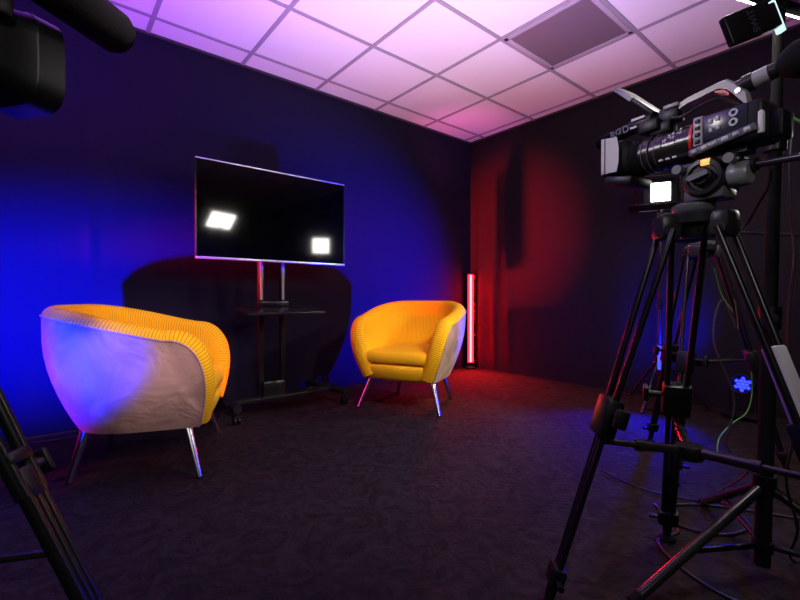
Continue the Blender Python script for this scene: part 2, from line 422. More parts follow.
sh.prism([(-0.27, -0.17), (0.27, -0.17), (0.255, 0.10), (-0.255, 0.10)], 0.018, Matrix.Translation((-0.06, -0.10, 0.695)) @ Matrix.Rotation(math.radians(8), 4, 'X'), bevel=0.004).build('shelf', M['gloss_black'], t)
MB().box((-0.06, 0.0, 0.735), (0.22, 0.06, 0.028), bevel=0.004).build('shelf_bracket', M['black_metal'], t)
MB().box((-0.065, -0.01, 0.15), (0.17, 0.10, 0.11), bevel=0.02).build('column_foot', M['gloss_black'], t)
# base: bowed front plate and two side arms on castors
pl = []
for i in range(21):
    x = -0.40+0.80*i/20; pl.append((x, -0.07 - 0.03*(1-(x/0.4)**2)))
pl += [(0.40, 0.03), (-0.40, 0.03)]
MB().prism(pl, 0.025, Matrix.Translation((0, -0.02, 0.098)), bevel=0.006).build('base_plate', M['gloss_black'], t)
for s in (-1, 1):
    MB().tube((s*0.385, -0.255, 0.10), (s*0.33, 0.235, 0.10), 0.026, 0.026, 20).build('base_arm', M['gloss_black'], t)
    for y, xx in ((-0.24, 0.384), (0.215, 0.332)):
        c = MB().tube((s*xx, y, 0.055), (s*xx, y, 0.09), 0.012).box((s*xx, y+0.006, 0.05), (0.05, 0.045, 0.016), bevel=0.004).box((s*xx-0.022, y+0.01, 0.036), (0.004, 0.03, 0.03)).box((s*xx+0.022, y+0.01, 0.036), (0.004, 0.03, 0.03)).build('castor', M['black'], t)
        for dx in (-0.012, 0.012):
            MB().tube((s*xx+dx-0.006, y+0.012, 0.0255), (s*xx+dx+0.006, y+0.012, 0.0255), 0.0255, 0.0255, 20).build('wheel', M['gloss_black'], c)

# ------------------------------------------------------------------ red LED tube in the corner
t = thing('light_tube', 'glowing red upright light tube standing in the corner', 'light tube', (3.51, 3.055, 0), -YAW)
MB().box((0, 0.016, 0.53), (0.07, 0.02, 1.00), bevel=0.003).box((0, 0.01, 0.012), (0.10, 0.09, 0.024), bevel=0.004).build('channel', M['black_metal'], t)
MB().box((0, 0, 0.54), (0.016, 0.012, 0.94), bevel=0.003).build('core_strip', M['led_core'], t)
mb = MB()
for i in range(46):
    for s in (-1, 1): mb.sphere((s*0.0185, -0.002, 0.08+0.0204*i), 0.0115, u=10, v=6)
mb.build('led_beads', M['led_red'], t)

# ------------------------------------------------------------------ tripods
def make_tripod(name, label, centre, ztop, feet, f_clamp=0.50, f_spread=0.56, rt=0.0075, bowl=0.05, stage=1.0, grip=None, chunk=1.0, accent='black_metal'):
    """centre (room xy), three foot points (room xy); twin-tube upper legs, one clamp each, three-rail lower legs, mid-level spreader"""
    t = thing(name, label, 'tripod', (centre.x, centre.y, 0)); C = V((centre.x, centre.y, 0))
    top = V((0, 0, ztop))
    MB().lathe([(0, -0.055), (bowl*0.55, -0.055), (bowl*0.75, -0.03), (bowl*1.15, -0.022), (bowl*1.2, 0.0), (bowl, 0.006), (bowl*0.8, 0.006), (0, 0.002)], top, (0, 0, 1), 36).build('bowl', M['dark_grey'], t)
    hubp = V((0, 0, 0)); ends = []
    for n_, F in enumerate(feet):
        f = V((F.x, F.y, 0)) - C; r = f.normalized(); side = V((-r.y, r.x, 0))
        a = top + r*bowl*1.25 + V((0, 0, -0.028)); b = f + V((0, 0, 0.012)); L = b-a; Ld = L.normalized()
        leg = MB().box(a + V((0, 0, 0.0)), (0.05*stage, 0.06*stage, 0.062*stage), rot=frame(r, side, V((0, 0, 1))).to_3x3(), bevel=0.012).build('leg', M['dark_grey'], t)
        MB().tube(a+side*0.034*stage+Ld*0.012, a-side*0.034*stage+Ld*0.012, 0.017*stage, 0.017*stage, 18).build('shoulder_pivot', M['dark_grey'], leg)
        mb = MB(); pc = a + L*f_clamp
        for s in (-1, 1):
            mb.tube(a + side*s*0.036*stage + Ld*0.01, pc + side*s*0.022*stage + Ld*0.05, rt, rt, 14)
        mb.build('upper_rails', M[accent], leg)
        R3 = frame(r, side, r.cross(side)).to_3x3()
        zx = Ld; xx = side; yx = zx.cross(xx).normalized(); RR = frame(xx, yx, zx).to_3x3()
        MB().box(pc + Ld*0.035, (0.072*stage*chunk, 0.042*stage*chunk, 0.10*stage*chunk), rot=RR, bevel=0.008).box(pc + Ld*0.0, (0.062*stage, 0.034*stage, 0.03*stage), rot=RR, bevel=0.006).build('clamp', M['black'], leg)
        MB().tube(pc + Ld*0.02 + side*0.03*stage, pc + Ld*0.02 + side*0.075*stage*chunk, 0.007, 0.009, 14).box(pc+Ld*0.02+side*0.078*stage*chunk, (0.014*chunk, 0.03*chunk, 0.045*chunk), rot=RR, bevel=0.004).build('lock_lever', M['black'], leg)
        mb = MB()
        for s in (-1, 0, 1):
            mb.tube(pc + side*s*0.017*stage + Ld*0.05, b + side*s*0.013*stage - Ld*0.05, rt*0.95, rt*0.95, 12)
        mb.build('lower_rails', M[accent], leg)
        MB().box(b - Ld*0.075, (0.056*stage, 0.034*stage, 0.05*stage), rot=RR, bevel=0.007).tube(b-Ld*0.07+side*0.02, b-Ld*0.07+side*0.052, 0.006, 0.008, 12).build('foot_clamp', M['black'], leg)
        MB().tube(b - Ld*0.06, b, 0.014*stage, 0.011*stage, 16).lathe([(0, 0), (0.027*stage, 0), (0.027*stage, 0.008), (0.016*stage, 0.016), (0, 0.018)], (f.x, f.y, 0), (0, 0, 1), 20).build('rubber_foot', M['rubber'], leg)
        if grip == n_:
            g = pc - Ld*0.09
            MB().box(g + r.cross(side)*0 + yx*0.0, (0.05, 0.03, 0.16), rot=RR, bevel=0.006).build('silver_plate', M['pale'], leg)['label'] = 'pale silver plate on the leg'
        ends.append(a + L*f_spread)
    hub = sum(ends, V((0, 0, 0)))/3 - V((0, 0, 0.02))
    sp = MB().lathe([(0, -0.018), (0.03, -0.018), (0.034, 0), (0.03, 0.014), (0, 0.018)], hub, (0, 0, 1), 20).build('spreader_hub', M['black'], t)
    for e in ends:
        mid = hub.lerp(e, 0.55)
        MB().tube(hub, mid, 0.0115*stage, 0.0115*stage, 14).tube(mid, e, 0.0075*stage, 0.0075*stage, 14).tube(mid-(e-hub)*0.04, mid+(e-hub)*0.04, 0.014*stage, 0.014*stage, 14).build('spreader_arm', M['gloss_black'], sp)
    return t
def tri(c, f1):
    d = f1-c; out = [f1]
    for a in (120, 240):
        a = math.radians(a); out.append(c + V((d.x*math.cos(a)-d.y*math.sin(a), d.x*math.sin(a)+d.y*math.cos(a), 0)))
    return out
# main tripod
tc = W(0.715, 1.040)
main_tripod = make_tripod('tripod', 'large black tripod in front at the right, under the camcorder with the red ring', tc, 0.985,
    [W(0.375, 1.075), W(0.865, 1.375), W(0.90, 0.70)], f_clamp=0.46, f_spread=0.56, stage=1.0, grip=2)

# ------------------------------------------------------------------ fluid head of the main tripod
DV, NV_ = W(-0.507, 0.863).normalized(), W(-0.863, -0.507).normalized()      # lens direction, operator's side
UP = V((0, 0, 1))
camC = W(0.69, 1.07, 1.155)
headO = V((tc.x, tc.y, 0.992))
th_ = thing('fluid_head', 'dark grey fluid tripod head with round drag knob and pan bar under the camcorder', 'tripod head', headO)
FR = lambda o: frame(DV, NV_, UP, o)          # local x = lens direction, y = operator side, z = up
def A(a, b, c): return camC + DV*a + NV_*b + UP*c - headO
Rh = frame(DV, NV_, UP).to_3x3()
MB().lathe([(0, 0), (0.042, 0), (0.046, 0.006), (0.046, 0.016), (0.036, 0.022), (0, 0.022)], (0, 0, 0), (0, 0, 1), 32).build('pan_base', M['grey'], th_)
MB().box(A(-0.075, 0.0, -0.128), (0.085, 0.07, 0.03), rot=Rh, bevel=0.008).build('pan_housing', M['grey'], th_)
MB().lathe([(0, -0.055), (0.04, -0.055), (0.046, -0.045), (0.046, 0.036), (0.040, 0.045), (0.031, 0.046), (0.029, 0.041), (0, 0.041)], A(-0.078, 0.0, -0.092), NV_, 36).build('tilt_drum', M['dark_grey'], th_)
kb = MB().lathe([(0, 0), (0.021, 0), (0.022, 0.010), (0.018, 0.014), (0, 0.015)], A(-0.078, 0.041, -0.092), NV_, 24).build('drag_knob', M['black'], th_)
MB().prism([(-0.021, -0.005), (0.018, -0.007), (0.024, 0.0), (0.018, 0.007), (-0.021, 0.005)], 0.012, FR(A(-0.078, 0.060, -0.092)) @ Matrix.Rotation(-PI/2, 4, 'X') @ Matrix.Rotation(0.2, 4, 'Z')).build('knob_grip', M['grey'], kb)
MB().lathe([(0, 0), (0.023, 0), (0.027, 0.006), (0.027, 0.036), (0.023, 0.041), (0, 0.041)], A(-0.118, 0.012, -0.096), -DV, 28).build('counterbalance_drum', mat('mid_grey_drum', (0.17, 0.18, 0.18), 0.35), th_)
MB().box(A(-0.075, 0.0, -0.058), (0.13, 0.062, 0.018), rot=Rh, bevel=0.005).box(A(-0.118, 0.0, -0.0445), (0.075, 0.045, 0.012), rot=Rh).build('camera_plate', M['dark_grey'], th_)
MB().box(A(-0.085, 0.040, -0.060), (0.020, 0.012, 0.014), rot=Rh, bevel=0.002).build('level_light', M['amber'], th_)['label'] = 'glowing amber level lamp'
for a in (-0.135, -0.03):
    MB().tube(A(a, 0.03, -0.066), A(a, 0.058, -0.066), 0.009, 0.011, 16).build('lock_knob', M['grey'], th_)
pb0, pb1 = A(-0.135, -0.0, -0.078), A(-0.46, 0.07, -0.110)
pb = MB().tube(pb0, pb1, 0.0075, 0.0075, 14).tube(pb0, pb0.lerp(pb1, 0.1), 0.016, 0.014, 16).build('pan_bar', M['gloss_black'], th_)
MB().tube(pb0.lerp(pb1, 0.72), pb1, 0.013, 0.015, 16).build('grip', M['rubber'], pb)

# ------------------------------------------------------------------ main camcorder
O = camC + UP*(-0.038)
cm = thing('camcorder', 'professional black camcorder with silver handle and red lens ring on the front tripod', 'video camera', O)
def A(a, b, c): return camC + DV*a + NV_*b + UP*c - O
def at(a, b, c): return FR(A(a, b, c))
MB().box(A(-0.125, 0, 0.006), (0.135, 0.096, 0.082), rot=Rh, bevel=0.011, seg=3).box(A(-0.06, 0, -0.014), (0.09, 0.075, 0.042), rot=Rh, bevel=0.008).build('body', M['dark_grey'], cm)
sp = MB().box(A(-0.124, 0.0485, 0.013), (0.085, 0.005, 0.058), rot=Rh, bevel=0.003).build('side_panel', M['navy'], cm)
for a, c in [(-0.098, 0.026), (-0.112, 0.028), (-0.099, 0.006), (-0.113, 0.008)]:
    MB().box(A(a, 0.052, c), (0.0075, 0.004, 0.0105), rot=Rh, bevel=0.0015).build('button', M['key'], sp)
for c in (0.029, 0.009):
    MB().lathe([(0.0045, 0), (0.0085, 0), (0.0085, 0.004), (0.0045, 0.004), (0.0045, 0)], A(-0.142, 0.0505, c), NV_, 20).build('round_button', M['key'], sp)
fp = MB().box(A(-0.072, 0.0485, 0.012), (0.020, 0.006, 0.066), rot=Rh, bevel=0.002).build('switch_plate', M['light_grey'], cm)
for k in range(4):
    MB().box(A(-0.072, 0.052, -0.012+0.0155*k), (0.011, 0.004, 0.009), rot=Rh, bevel=0.0025).box(A(-0.072, 0.0542, -0.012+0.0155*k), (0.006, 0.002, 0.004), rot=Rh).build('switch', M['black'], fp)
# slanting strip of buttons along the bottom
tl = math.atan2(0.023, 0.125); ca, sa = math.cos(tl), math.sin(tl)
def S(u, v, b): return A(-0.118 + u*ca + v*sa*1.0, b, -0.024 - u*sa + v*ca)
Rs = frame(DV*ca - UP*sa, NV_, DV*sa + UP*ca).to_3x3()
st = MB().box(S(0, 0, 0.050), (0.130, 0.010, 0.017), rot=Rs, bevel=0.003).build('button_strip', M['grey'], cm)
for k in range(6):
    MB().box(S(0.052-0.0205*k, 0, 0.0555), (0.013, 0.004, 0.010), rot=Rs, bevel=0.003).box(S(0.052-0.0205*k, 0.0, 0.0578), (0.007, 0.002, 0.0045), rot=Rs).build('strip_button', M['pale'] if k % 2 else M['key'], st)
MB().box(A(-0.186, 0.034, -0.004), (0.012, 0.028, 0.048), rot=Rh, bevel=0.004).build('rear_cover', M['pale'], cm)
bt = MB().box(A(-0.202, -0.008, -0.006), (0.028, 0.056, 0.056), rot=Rh, bevel=0.006).build('battery', M['black'], cm)
# lens, from the body forwards
LZ = 0.002
def lens_part(name, prof, m, par=cm): return MB().lathe(prof, A(0, 0, LZ), DV, 44).build(name, m, par)
ln = lens_part('lens', [(0, -0.06), (0.046, -0.06), (0.046, -0.020), (0.044, -0.018), (0.044, 0.012), (0.046, 0.014), (0.046, 0.030), (0.043, 0.032), (0.043, 0.046), (0.047, 0.048), (0.047, 0.060), (0.043, 0.063), (0.043, 0.076), (0.0, 0.076)], M['gloss_black'])
lens_part('red_ring', [(0.0455, -0.058), (0.049, -0.057), (0.049, -0.050), (0.0455, -0.049)], M['red'], ln)
mb = MB()
for k in range(60):
    a0 = 2*PI*k/60; p = A(0.09, 0, LZ) + (NV_*math.cos(a0) + UP*math.sin(a0))*0.0455
    mb.box(p, (0.024, 0.003, 0.003), rot=frame(DV, (NV_*math.cos(a0)+UP*math.sin(a0)), DV.cross(NV_*math.cos(a0)+UP*math.sin(a0))).to_3x3())
mb.lathe([(0.044, 0.074), (0.046, 0.075), (0.046, 0.104), (0.044, 0.106)], A(0, 0, LZ), DV, 44).build('focus_ring', M['rubber'], ln)
for a_ in (0.0305, 0.0470, 0.0625): lens_part('highlight_ring', [(0.0440, a_), (0.0474, a_), (0.0474, a_+0.0016), (0.0440, a_+0.0016)], M['grey'], ln)  # thin grey rings added to stand in for highlights on the lens barrel
lens_part('copper_ring', [(0.0455, 0.105), (0.0480, 0.106), (0.0480, 0.109), (0.0455, 0.110)], M['copper'], ln)
lens_part('front_glass', [(0, 0.118), (0.02, 0.117), (0.036, 0.112), (0.041, 0.106)], M['glass'], ln)
for k, (a, ang) in enumerate([(-0.012, 20), (-0.012, 36), (-0.004, 28), (-0.026, 30), (0.006, 15), (-0.026, 48)]):
    g = math.radians(ang); nn = NV_*math.cos(g) + UP*math.sin(g); up2 = UP*math.cos(g) - NV_*math.sin(g)
    text('lens_number', ['18', '5', '3', '10', '35', '2'][k], 0.012, frame(-DV, up2, nn, A(a, 0, LZ) + nn*0.0466), M['mark'], ln)
for a in (0.014, -0.002, -0.018):
    MB().box(A(a, 0.042, -0.030), (0.009, 0.006, 0.005), rot=Rh, bevel=0.001).build('lens_switch', M['pale'], ln)
# hood: flared rectangular shade
def hood_mesh():
    mb = MB(); b = mb.bm; rings = []
    for a, hy, hz, off in ((0.098, 0.046, 0.046, 0), (0.112, 0.050, 0.048, 0), (0.160, 0.063, 0.049, 0.0), (0.160, 0.059, 0.045, 0), (0.112, 0.044, 0.042, 0), (0.100, 0.042, 0.042, 0)):
        ring = []
        for k in range(32):
            g = 2*PI*k/32; c_, s_ = math.cos(g), math.sin(g); e = 0.9 if a < 0.105 else 0.42
            ring.append(b.verts.new(A(a, hy*math.copysign(abs(c_)**e, c_), LZ + 0.006*(a > 0.11) + hz*math.copysign(abs(s_)**e, s_))))
        rings.append(ring)
    for p, q in zip(rings, rings[1:]):
        for k in range(32): b.faces.new((p[k], p[(k+1) % 32], q[(k+1) % 32], q[k]))
    bmesh.ops.recalc_face_normals(b, faces=b.faces); return mb
hd = hood_mesh().build('lens_hood', M['black'], cm)
ax = (DV*0.96 + NV_*0.26).normalized(); ay = (NV_*0.96 - DV*0.26).normalized()
mb = MB().prism([(-0.022, -0.045), (0.017, -0.047), (0.017, 0.049), (-0.022, 0.047), (-0.027, 0.02), (-0.027, -0.02)], 0.003, frame(ax, UP, ay, A(0.141, 0.0645, 0.012)))
mb.build('hood_plate', M['pale'], hd)['label'] = 'pale silver side of the hood'
MB().box(A(0.148, 0.0672, 0.012), (0.0022, 0.0034, 0.094), rot=frame(ax, ay, UP).to_3x3()).build('hood_seam', M['dark_grey'], hd)
MB().box(A(0.116, 0.014, -0.058), (0.078, 0.096, 0.024), rot=frame((DV*0.98+UP*0.2).normalized(), NV_, (UP*0.98-DV*0.2).normalized()).to_3x3(), bevel=0.005).build('hood_flap', M['black'], hd)
# handle
def path_box(pts, w, hts, name, m, par, bev=0.003):
    mb = MB(); b = mb.bm; rings = []
    for (a, c), hgt in zip(pts, hts):
        rings.append([b.verts.new(A(a, y, c+z)) for y, z in ((-w, -hgt), (w, -hgt), (w, hgt*0.6), (w*0.6, hgt), (-w*0.6, hgt), (-w, hgt*0.6))])
    for p, q in zip(rings, rings[1:]):
        for k in range(6): b.faces.new((p[k], p[(k+1) % 6], q[(k+1) % 6], q[k]))
    b.faces.new(rings[0][::-1]); b.faces.new(rings[-1]); bmesh.ops.recalc_face_normals(b, faces=b.faces)
    return mb.build(name, m, par)
hn = path_box([(0.005, 0.096), (-0.03, 0.108), (-0.095, 0.117), (-0.112, 0.114), (-0.125, 0.100), (-0.148, 0.070), (-0.152, 0.045)], 0.014, [0.008, 0.008, 0.008, 0.011, 0.014, 0.016, 0.016], 'handle', M['light_grey'], cm)
path_box([(-0.09, 0.104), (-0.108, 0.100), (-0.118, 0.088)], 0.0145, [0.003, 0.004, 0.004], 'handle_grip', M['red'], hn)
MB().lathe([(0, 0), (0.006, 0), (0.006, 0.003), (0, 0.003)], A(-0.135, 0.014, 0.088), NV_, 16).build('screw', M['chrome'], hn)
MB().box(A(0.012, 0, 0.088), (0.05, 0.034, 0.036), rot=Rh, bevel=0.005).box(A(0.03, 0.0, 0.060), (0.05, 0.04, 0.03), rot=Rh, bevel=0.005).box(A(0.078, 0.0, 0.092), (0.06, 0.05, 0.022), rot=Rh, bevel=0.004).box(A(0.055, 0.0, 0.072), (0.05, 0.06, 0.03), rot=Rh, bevel=0.004).build('handle_front', M['black'], hn)
MB().box(A(0.004, 0.018, 0.106), (0.034, 0.008, 0.010), rot=Rh, bevel=0.002).build('zoom_rocker', M['light_grey'], hn)
MB().box(A(0.080, 0.026, 0.100), (0.034, 0.010, 0.006), rot=Rh).build('accessory_shoe', M['pale'], hn)
MB().box(A(0.092, 0.028, 0.080), (0.016, 0.006, 0.005), rot=Rh).build('mic_clamp_screw', M['pale'], hn)
# monitor folded open, seen on its edge
la = (DV*0.70 + UP*0.714).normalized(); lb = NV_; lc = la.cross(lb)
lm = MB().box(A(0.100, -0.025, 0.158), (0.150, 0.085, 0.013), rot=frame(la, lb, lc).to_3x3(), bevel=0.003).build('monitor', M['black'], cm)
MB().box(A(0.128, 0.0185, 0.186), (0.066, 0.003, 0.012), rot=frame(la, lb, lc).to_3x3()).build('monitor_edge', M['light_grey'], lm)
# viewfinder
vf = MB().tube(A(-0.120, -0.004, 0.100), A(-0.205, -0.004, 0.112), 0.016, 0.017, 24).tube(A(-0.140, -0.004, 0.103), A(-0.158, -0.004, 0.1055), 0.0195, 0.0195, 24).build('viewfinder', M['dark_grey'], cm)
MB().tube(A(-0.157, -0.004, 0.1055), A(-0.185, -0.004, 0.1095), 0.0178, 0.0178, 24).build('viewfinder_band', M['light_grey'], vf)
MB().lathe([(0, 0), (0.018, 0), (0.030, 0.014), (0.038, 0.030), (0.038, 0.052), (0.030, 0.058), (0.024, 0.050), (0, 0.046)], A(-0.200, -0.004, 0.112), -DV + UP*0.1, 28).build('eyecup', M['rubber'], vf)
# shotgun microphone on the far side
mc = MB().lathe([(0, 0), (0.010, 0.001), (0.016, 0.006), (0.018, 0.014), (0.018, 0.150), (0.015, 0.156), (0.011, 0.158), (0.011, 0.20), (0, 0.20)], A(0.250, -0.045, 0.094), (-DV*0.99 + UP*0.13), 24).build('microphone', M['foam'], cm)
tdir = (-DV*0.99 + UP*0.11).normalized(); tn = (NV_ - UP*0.15).normalized(); tu = tn.cross(tdir)
text('microphone_lettering', 'RØDE', 0.026, frame(tdir, tu, tn, A(0.160, -0.045, 0.1065) + tn*0.0186), M['mic_mark'], mc, bold=0.0006)
# cables tied to the handle
MB().sweep([A(0.0, 0.02, 0.075), A(-0.03, 0.03, 0.066), A(-0.06, 0.025, 0.078), A(-0.10, 0.015, 0.085), A(-0.13, 0.0, 0.06)], 0.0035, 8, smooth=6).build('handle_cable', M['cable'], cm)

# ------------------------------------------------------------------ second tripod, further back
c2 = W(1.40, 1.98)
make_tripod('tripod', 'smaller black tripod standing behind the front tripod', c2, 1.02, tri(c2, W(1.70, 1.86)), f_clamp=0.47, f_spread=0.50, stage=0.95, bowl=0.05)
t = thing('fluid_head', 'bare black tripod head on the smaller tripod behind', 'tripod head', (c2.x, c2.y, 1.027))
MB().lathe([(0, 0), (0.05, 0), (0.05, 0.012), (0.03, 0.016), (0.03, 0.03), (0, 0.03)], (0, 0, 0), (0, 0, 1), 28).build('pan_base', M['grey'], t)
MB().box((0, 0, 0.065), (0.10, 0.09, 0.075), rot=Rh, bevel=0.01).build('tilt_block', M['black'], t)
MB().box((0, 0, 0.108), (0.15, 0.06, 0.016), rot=Rh, bevel=0.004).build('camera_plate', M['black_metal'], t)
MB().tube((0.0, -0.02, 0.06), V((0, 0, 0.02)) + W(0.36, -0.14), 0.007, 0.007, 12).build('pan_bar', M['gloss_black'], t)

# ------------------------------------------------------------------ lamp with barn doors on a stand, near the right wall
ls = W(1.84, 3.02)
t = thing('light_stand', 'slim dark stand near the right wall carrying the lit lamp', 'light stand', (ls.x, ls.y, 0))
MB().tube((0, 0, 0.10), (0, 0, 0.75), 0.013, 0.013, 14).tube((0, 0, 0.72), (0, 0, 1.354), 0.010, 0.010, 14).build('pole', M['gloss_black'], t)
MB().tube((0, 0, 0.69), (0, 0, 0.76), 0.019, 0.019, 14).box((0.02, 0, 0.73), (0.03, 0.012, 0.02)).build('collar', M['black'], t)
MB().tube((0, 0, 0.33), (0, 0, 0.38), 0.019, 0.019, 14).build('leg_collar', M['black'], t)
for k in range(3):
    a = math.radians(180 + 120*k); e = V((0.30*math.cos(a), 0.30*math.sin(a), 0.008))
    l = MB().tube((0, 0, 0.355), e, 0.0085, 0.0085, 12).build('leg', M['gloss_black'], t)
    MB().tube(V((0, 0, 0.11)), V((0, 0, 0.355)).lerp(e, 0.55), 0.005, 0.005, 10).sphere(e, 0.011).build('brace', M['black'], l)
lo = V((ls.x, ls.y, 1.355))
t = thing('studio_lamp', 'lit white lamp with open barn doors on the slim stand behind the tripods', 'lamp', lo)
fx, fy, fz = W(1, 0.45).normalized(), UP, None
nrm = W(-0.42, -0.90).normalized()           # where it shines
sx = UP.cross(nrm).normalized()
def Bp(x, y, z): return sx*x + UP*y + nrm*z
Rb = frame(sx, UP, nrm).to_3x3()
MB().tube((0, 0, 0), (0, 0, 0.045), 0.014, 0.014, 14).box((0, 0, 0.045), (0.26, 0.02, 0.02), rot=frame(sx, nrm, UP).to_3x3()).box(Bp(-0.125, 0.09, 0), (0.01, 0.10, 0.02), rot=Rb).box(Bp(0.125, 0.09, 0), (0.01, 0.10, 0.02), rot=Rb).build('yoke', M['black_metal'], t)
MB().box(Bp(0, 0.165, -0.05), (0.22, 0.20, 0.10), rot=Rb, bevel=0.01).build('housing', M['black'], t)
MB().box(Bp(0, 0.165, 0.004), (0.120, 0.13, 0.012), rot=Rb, bevel=0.004).build('lamp_face', M['lamp_white'], t)
def door(cx_, cy_, w, h_, rx_, ry_, nm='barn_door'):
    R = Rb @ Matrix.Rotation(rx_, 3, 'X') @ Matrix.Rotation(ry_, 3, 'Y')
    return MB().box(Bp(cx_, cy_, 0.055), (w, h_, 0.005), rot=R, bevel=0.002).build(nm, M['gloss_black'], t)
door(0, 0.285, 0.20, 0.11, -1.0, 0); door(0, 0.050, 0.40, 0.13, 1.35, 0); door(-0.135, 0.165, 0.11, 0.17, 0, -1.0); door(0.135, 0.165, 0.11, 0.17, 0, 1.0)
MB().box(Bp(0.04, -0.05, 0.055), (0.15, 0.12, 0.07), rot=Rb, bevel=0.01).build('power_unit', M['black'], t)

# blue LED lamps
def par(name, label, loc, aim, z):
    t = thing(name, label, 'blue lamp', (loc.x, loc.y, 0)); d = V(aim).normalized()
    h_ = V((0, 0, z)); s_ = d.cross(UP).normalized()
    MB().lathe([(0, -0.09), (0.04, -0.09), (0.055, -0.06), (0.06, 0.0), (0.063, 0.03), (0.058, 0.03), (0.055, 0.008), (0, 0.008)], h_, d, 28).build('housing', M['black'], t)
    mb = MB()
    for q in range(12):
        a = 2*PI*q/12; r_ = 0.038 if q % 2 else 0.022
        mb.sphere(h_ + d*0.012 + s_*r_*math.cos(a) + s_.cross(d)*r_*math.sin(a), 0.010, u=10, v=6)
    mb.sphere(h_+d*0.012, 0.011, u=10, v=6)
    mb.build('led_cluster', M['led_blue'], t)
    mb = MB()
    for s in (-1, 1): mb.tube(h_ + s_*s*0.068, V((s_.x*s*0.068, s_.y*s*0.068, 0.012)), 0.006, 0.006, 10)
    mb.box((0, 0, 0.008), (0.20, 0.16, 0.016), rot=frame(s_, d, UP).to_3x3(), bevel=0.004).build('bracket', M['black_metal'], t)
    return t
LA = V((3.30, 1.02, 0.33)); LB = V((3.40, 0.70, 0.24))
tb = thing('light_bar', 'upright glowing blue light bar on the floor behind the front tripod', 'light bar', (3.205, 1.09, 0), math.radians(-20))
MB().box((0, 0.0, 0.235), (0.06, 0.03, 0.45), bevel=0.004).box((0, 0, 0.008), (0.12, 0.14, 0.016), bevel=0.003).build('channel', M['black_metal'], tb)
MB().box((-0.031, 0, 0.37), (0.008, 0.022, 0.16), bevel=0.003).box((0, -0.016, 0.40), (0.035, 0.006, 0.10), bevel=0.002).box((0, -0.016, 0.30), (0.02, 0.006, 0.07), bevel=0.002).build('diffuser', M['led_blue'], tb)
par('par_lamp', 'round blue glowing lamp on the floor near the right wall, right of the tripods', V((3.42, 0.70, 0)), (-0.9, 0.1, 0.25), 0.22)

# ------------------------------------------------------------------ light stand at the right with battery-powered LED panel
b0 = V((1.552, 0.272, 0))
t = thing('light_stand', 'tall thick black light stand at the right edge with spread legs', 'light stand', b0)
ptop = V((1.580, 0.250, 1.60)) - b0
def pp(z): return V((0, 0, 0.02)).lerp(ptop, (z-0.02)/(1.58))
MB().tube(pp(0.03), pp(0.75), 0.0195, 0.0195, 20).tube(pp(0.72), pp(1.25), 0.0165, 0.0165, 20).tube(pp(1.22), pp(1.58), 0.0135, 0.0135, 20).build('pole', M['rubber'], t)
for z in (0.73, 1.23):
    MB().tube(pp(z-0.035), pp(z+0.03), 0.026, 0.026, 20).build('collar', M['black'], t)
    MB().tube(pp(z), pp(z)+W(-0.03, -0.05), 0.006, 0.010, 12).build('knob', M['black'], t)
MB().tube(pp(0.23), pp(0.285), 0.027, 0.027, 20).build('leg_collar', M['black'], t)
MB().tube(pp(0.07), pp(0.10), 0.025, 0.025, 20).build('brace_collar', M['black'], t)
f1 = V((1.18, 0.45, 0)) - b0
for k in range(3):
    a = math.radians(120*k); e = V((f1.x*math.cos(a)-f1.y*math.sin(a), f1.x*math.sin(a)+f1.y*math.cos(a), 0.013))
    l = MB().tube(pp(0.258), e, 0.013, 0.013, 16).build('leg', M['gloss_black'], t)
    MB().tube(e, e + (e-pp(0.258)).normalized()*0.03, 0.016, 0.016, 14).build('rubber_foot', M['rubber'], l)
    MB().tube(pp(0.085), pp(0.258).lerp(e, 0.62), 0.008, 0.008, 12).build('brace', M['black_metal'], l)
# lamp head
h0 = b0 + ptop
t = thing('led_panel', 'battery-powered panel lamp seen from behind at the top right', 'lamp', h0)
e1 = W(0.925, 0.0, 0.38).normalized(); e2 = W(-0.455, 0.0, 0.89); e2 = (e2 - e1*e2.dot(e1)).normalized(); e3 = e1.cross(e2).normalized()
# e1 right, e2 up along the panel, e3 towards us; the lit side faces the chairs
turn = Matrix.Rotation(math.radians(22), 3, 'Z')
E1, E2, E3 = e1, e2, e3
Rp = frame(E1, E2, E3).to_3x3()
pc = W(1.005, 1.235, 1.672) - h0
PN = (W(-0.30, 0.90) + UP*-0.75).normalized(); PX = PN.cross(UP).normalized(); PY = PX.cross(PN); Rq = frame(PX, PY, -PN).to_3x3()
def on_plane(x, y, P, n):
    d = W((x-400)/426.436, 1.0, (300-y)/426.436 + math.tan(PITCH)); o_ = V((0, 0, EYE)); return o_ + d*((P-o_).dot(n)/d.dot(n))
BP = W(0.905, 1.10, 1.495); bn = W(0.0, -1.0, 0.0)
q0, q1, q2 = (on_plane(*xy, BP, bn) for xy in ((719, 19), (764, 1), (733, 46)))
E1 = (q1-q0).normalized(); E2 = -(q2-q0).normalized(); E2 = (E2-E1*E2.dot(E1)).normalized(); E3 = E1.cross(E2)
Rp = frame(E1, E2, E3).to_3x3(); bw, bh = (q1-q0).length, (q2-q0).length
bk = (q1+q2)/2 - E3*0.0105 - h0
MB().box(pc, (0.34, 0.21, 0.03), rot=Rq, bevel=0.006).build('housing', M['black'], t)
MB().box(pc + PN*0.0165, (0.32, 0.195, 0.004), rot=Rq).build('lamp_face', M['panel_white'], t)
MB().box(pc - PN*0.045 - PY*0.03, (0.10, 0.12, 0.06), rot=Rq, bevel=0.003).build('back_plate', M['grey'], t)
MB().box(on_plane(783, 12, BP, bn) - E3*0.03 - h0, (0.012, 0.085, 0.02), rot=Rp, bevel=0.002).build('edge_strip', M['panel_edge'], t)
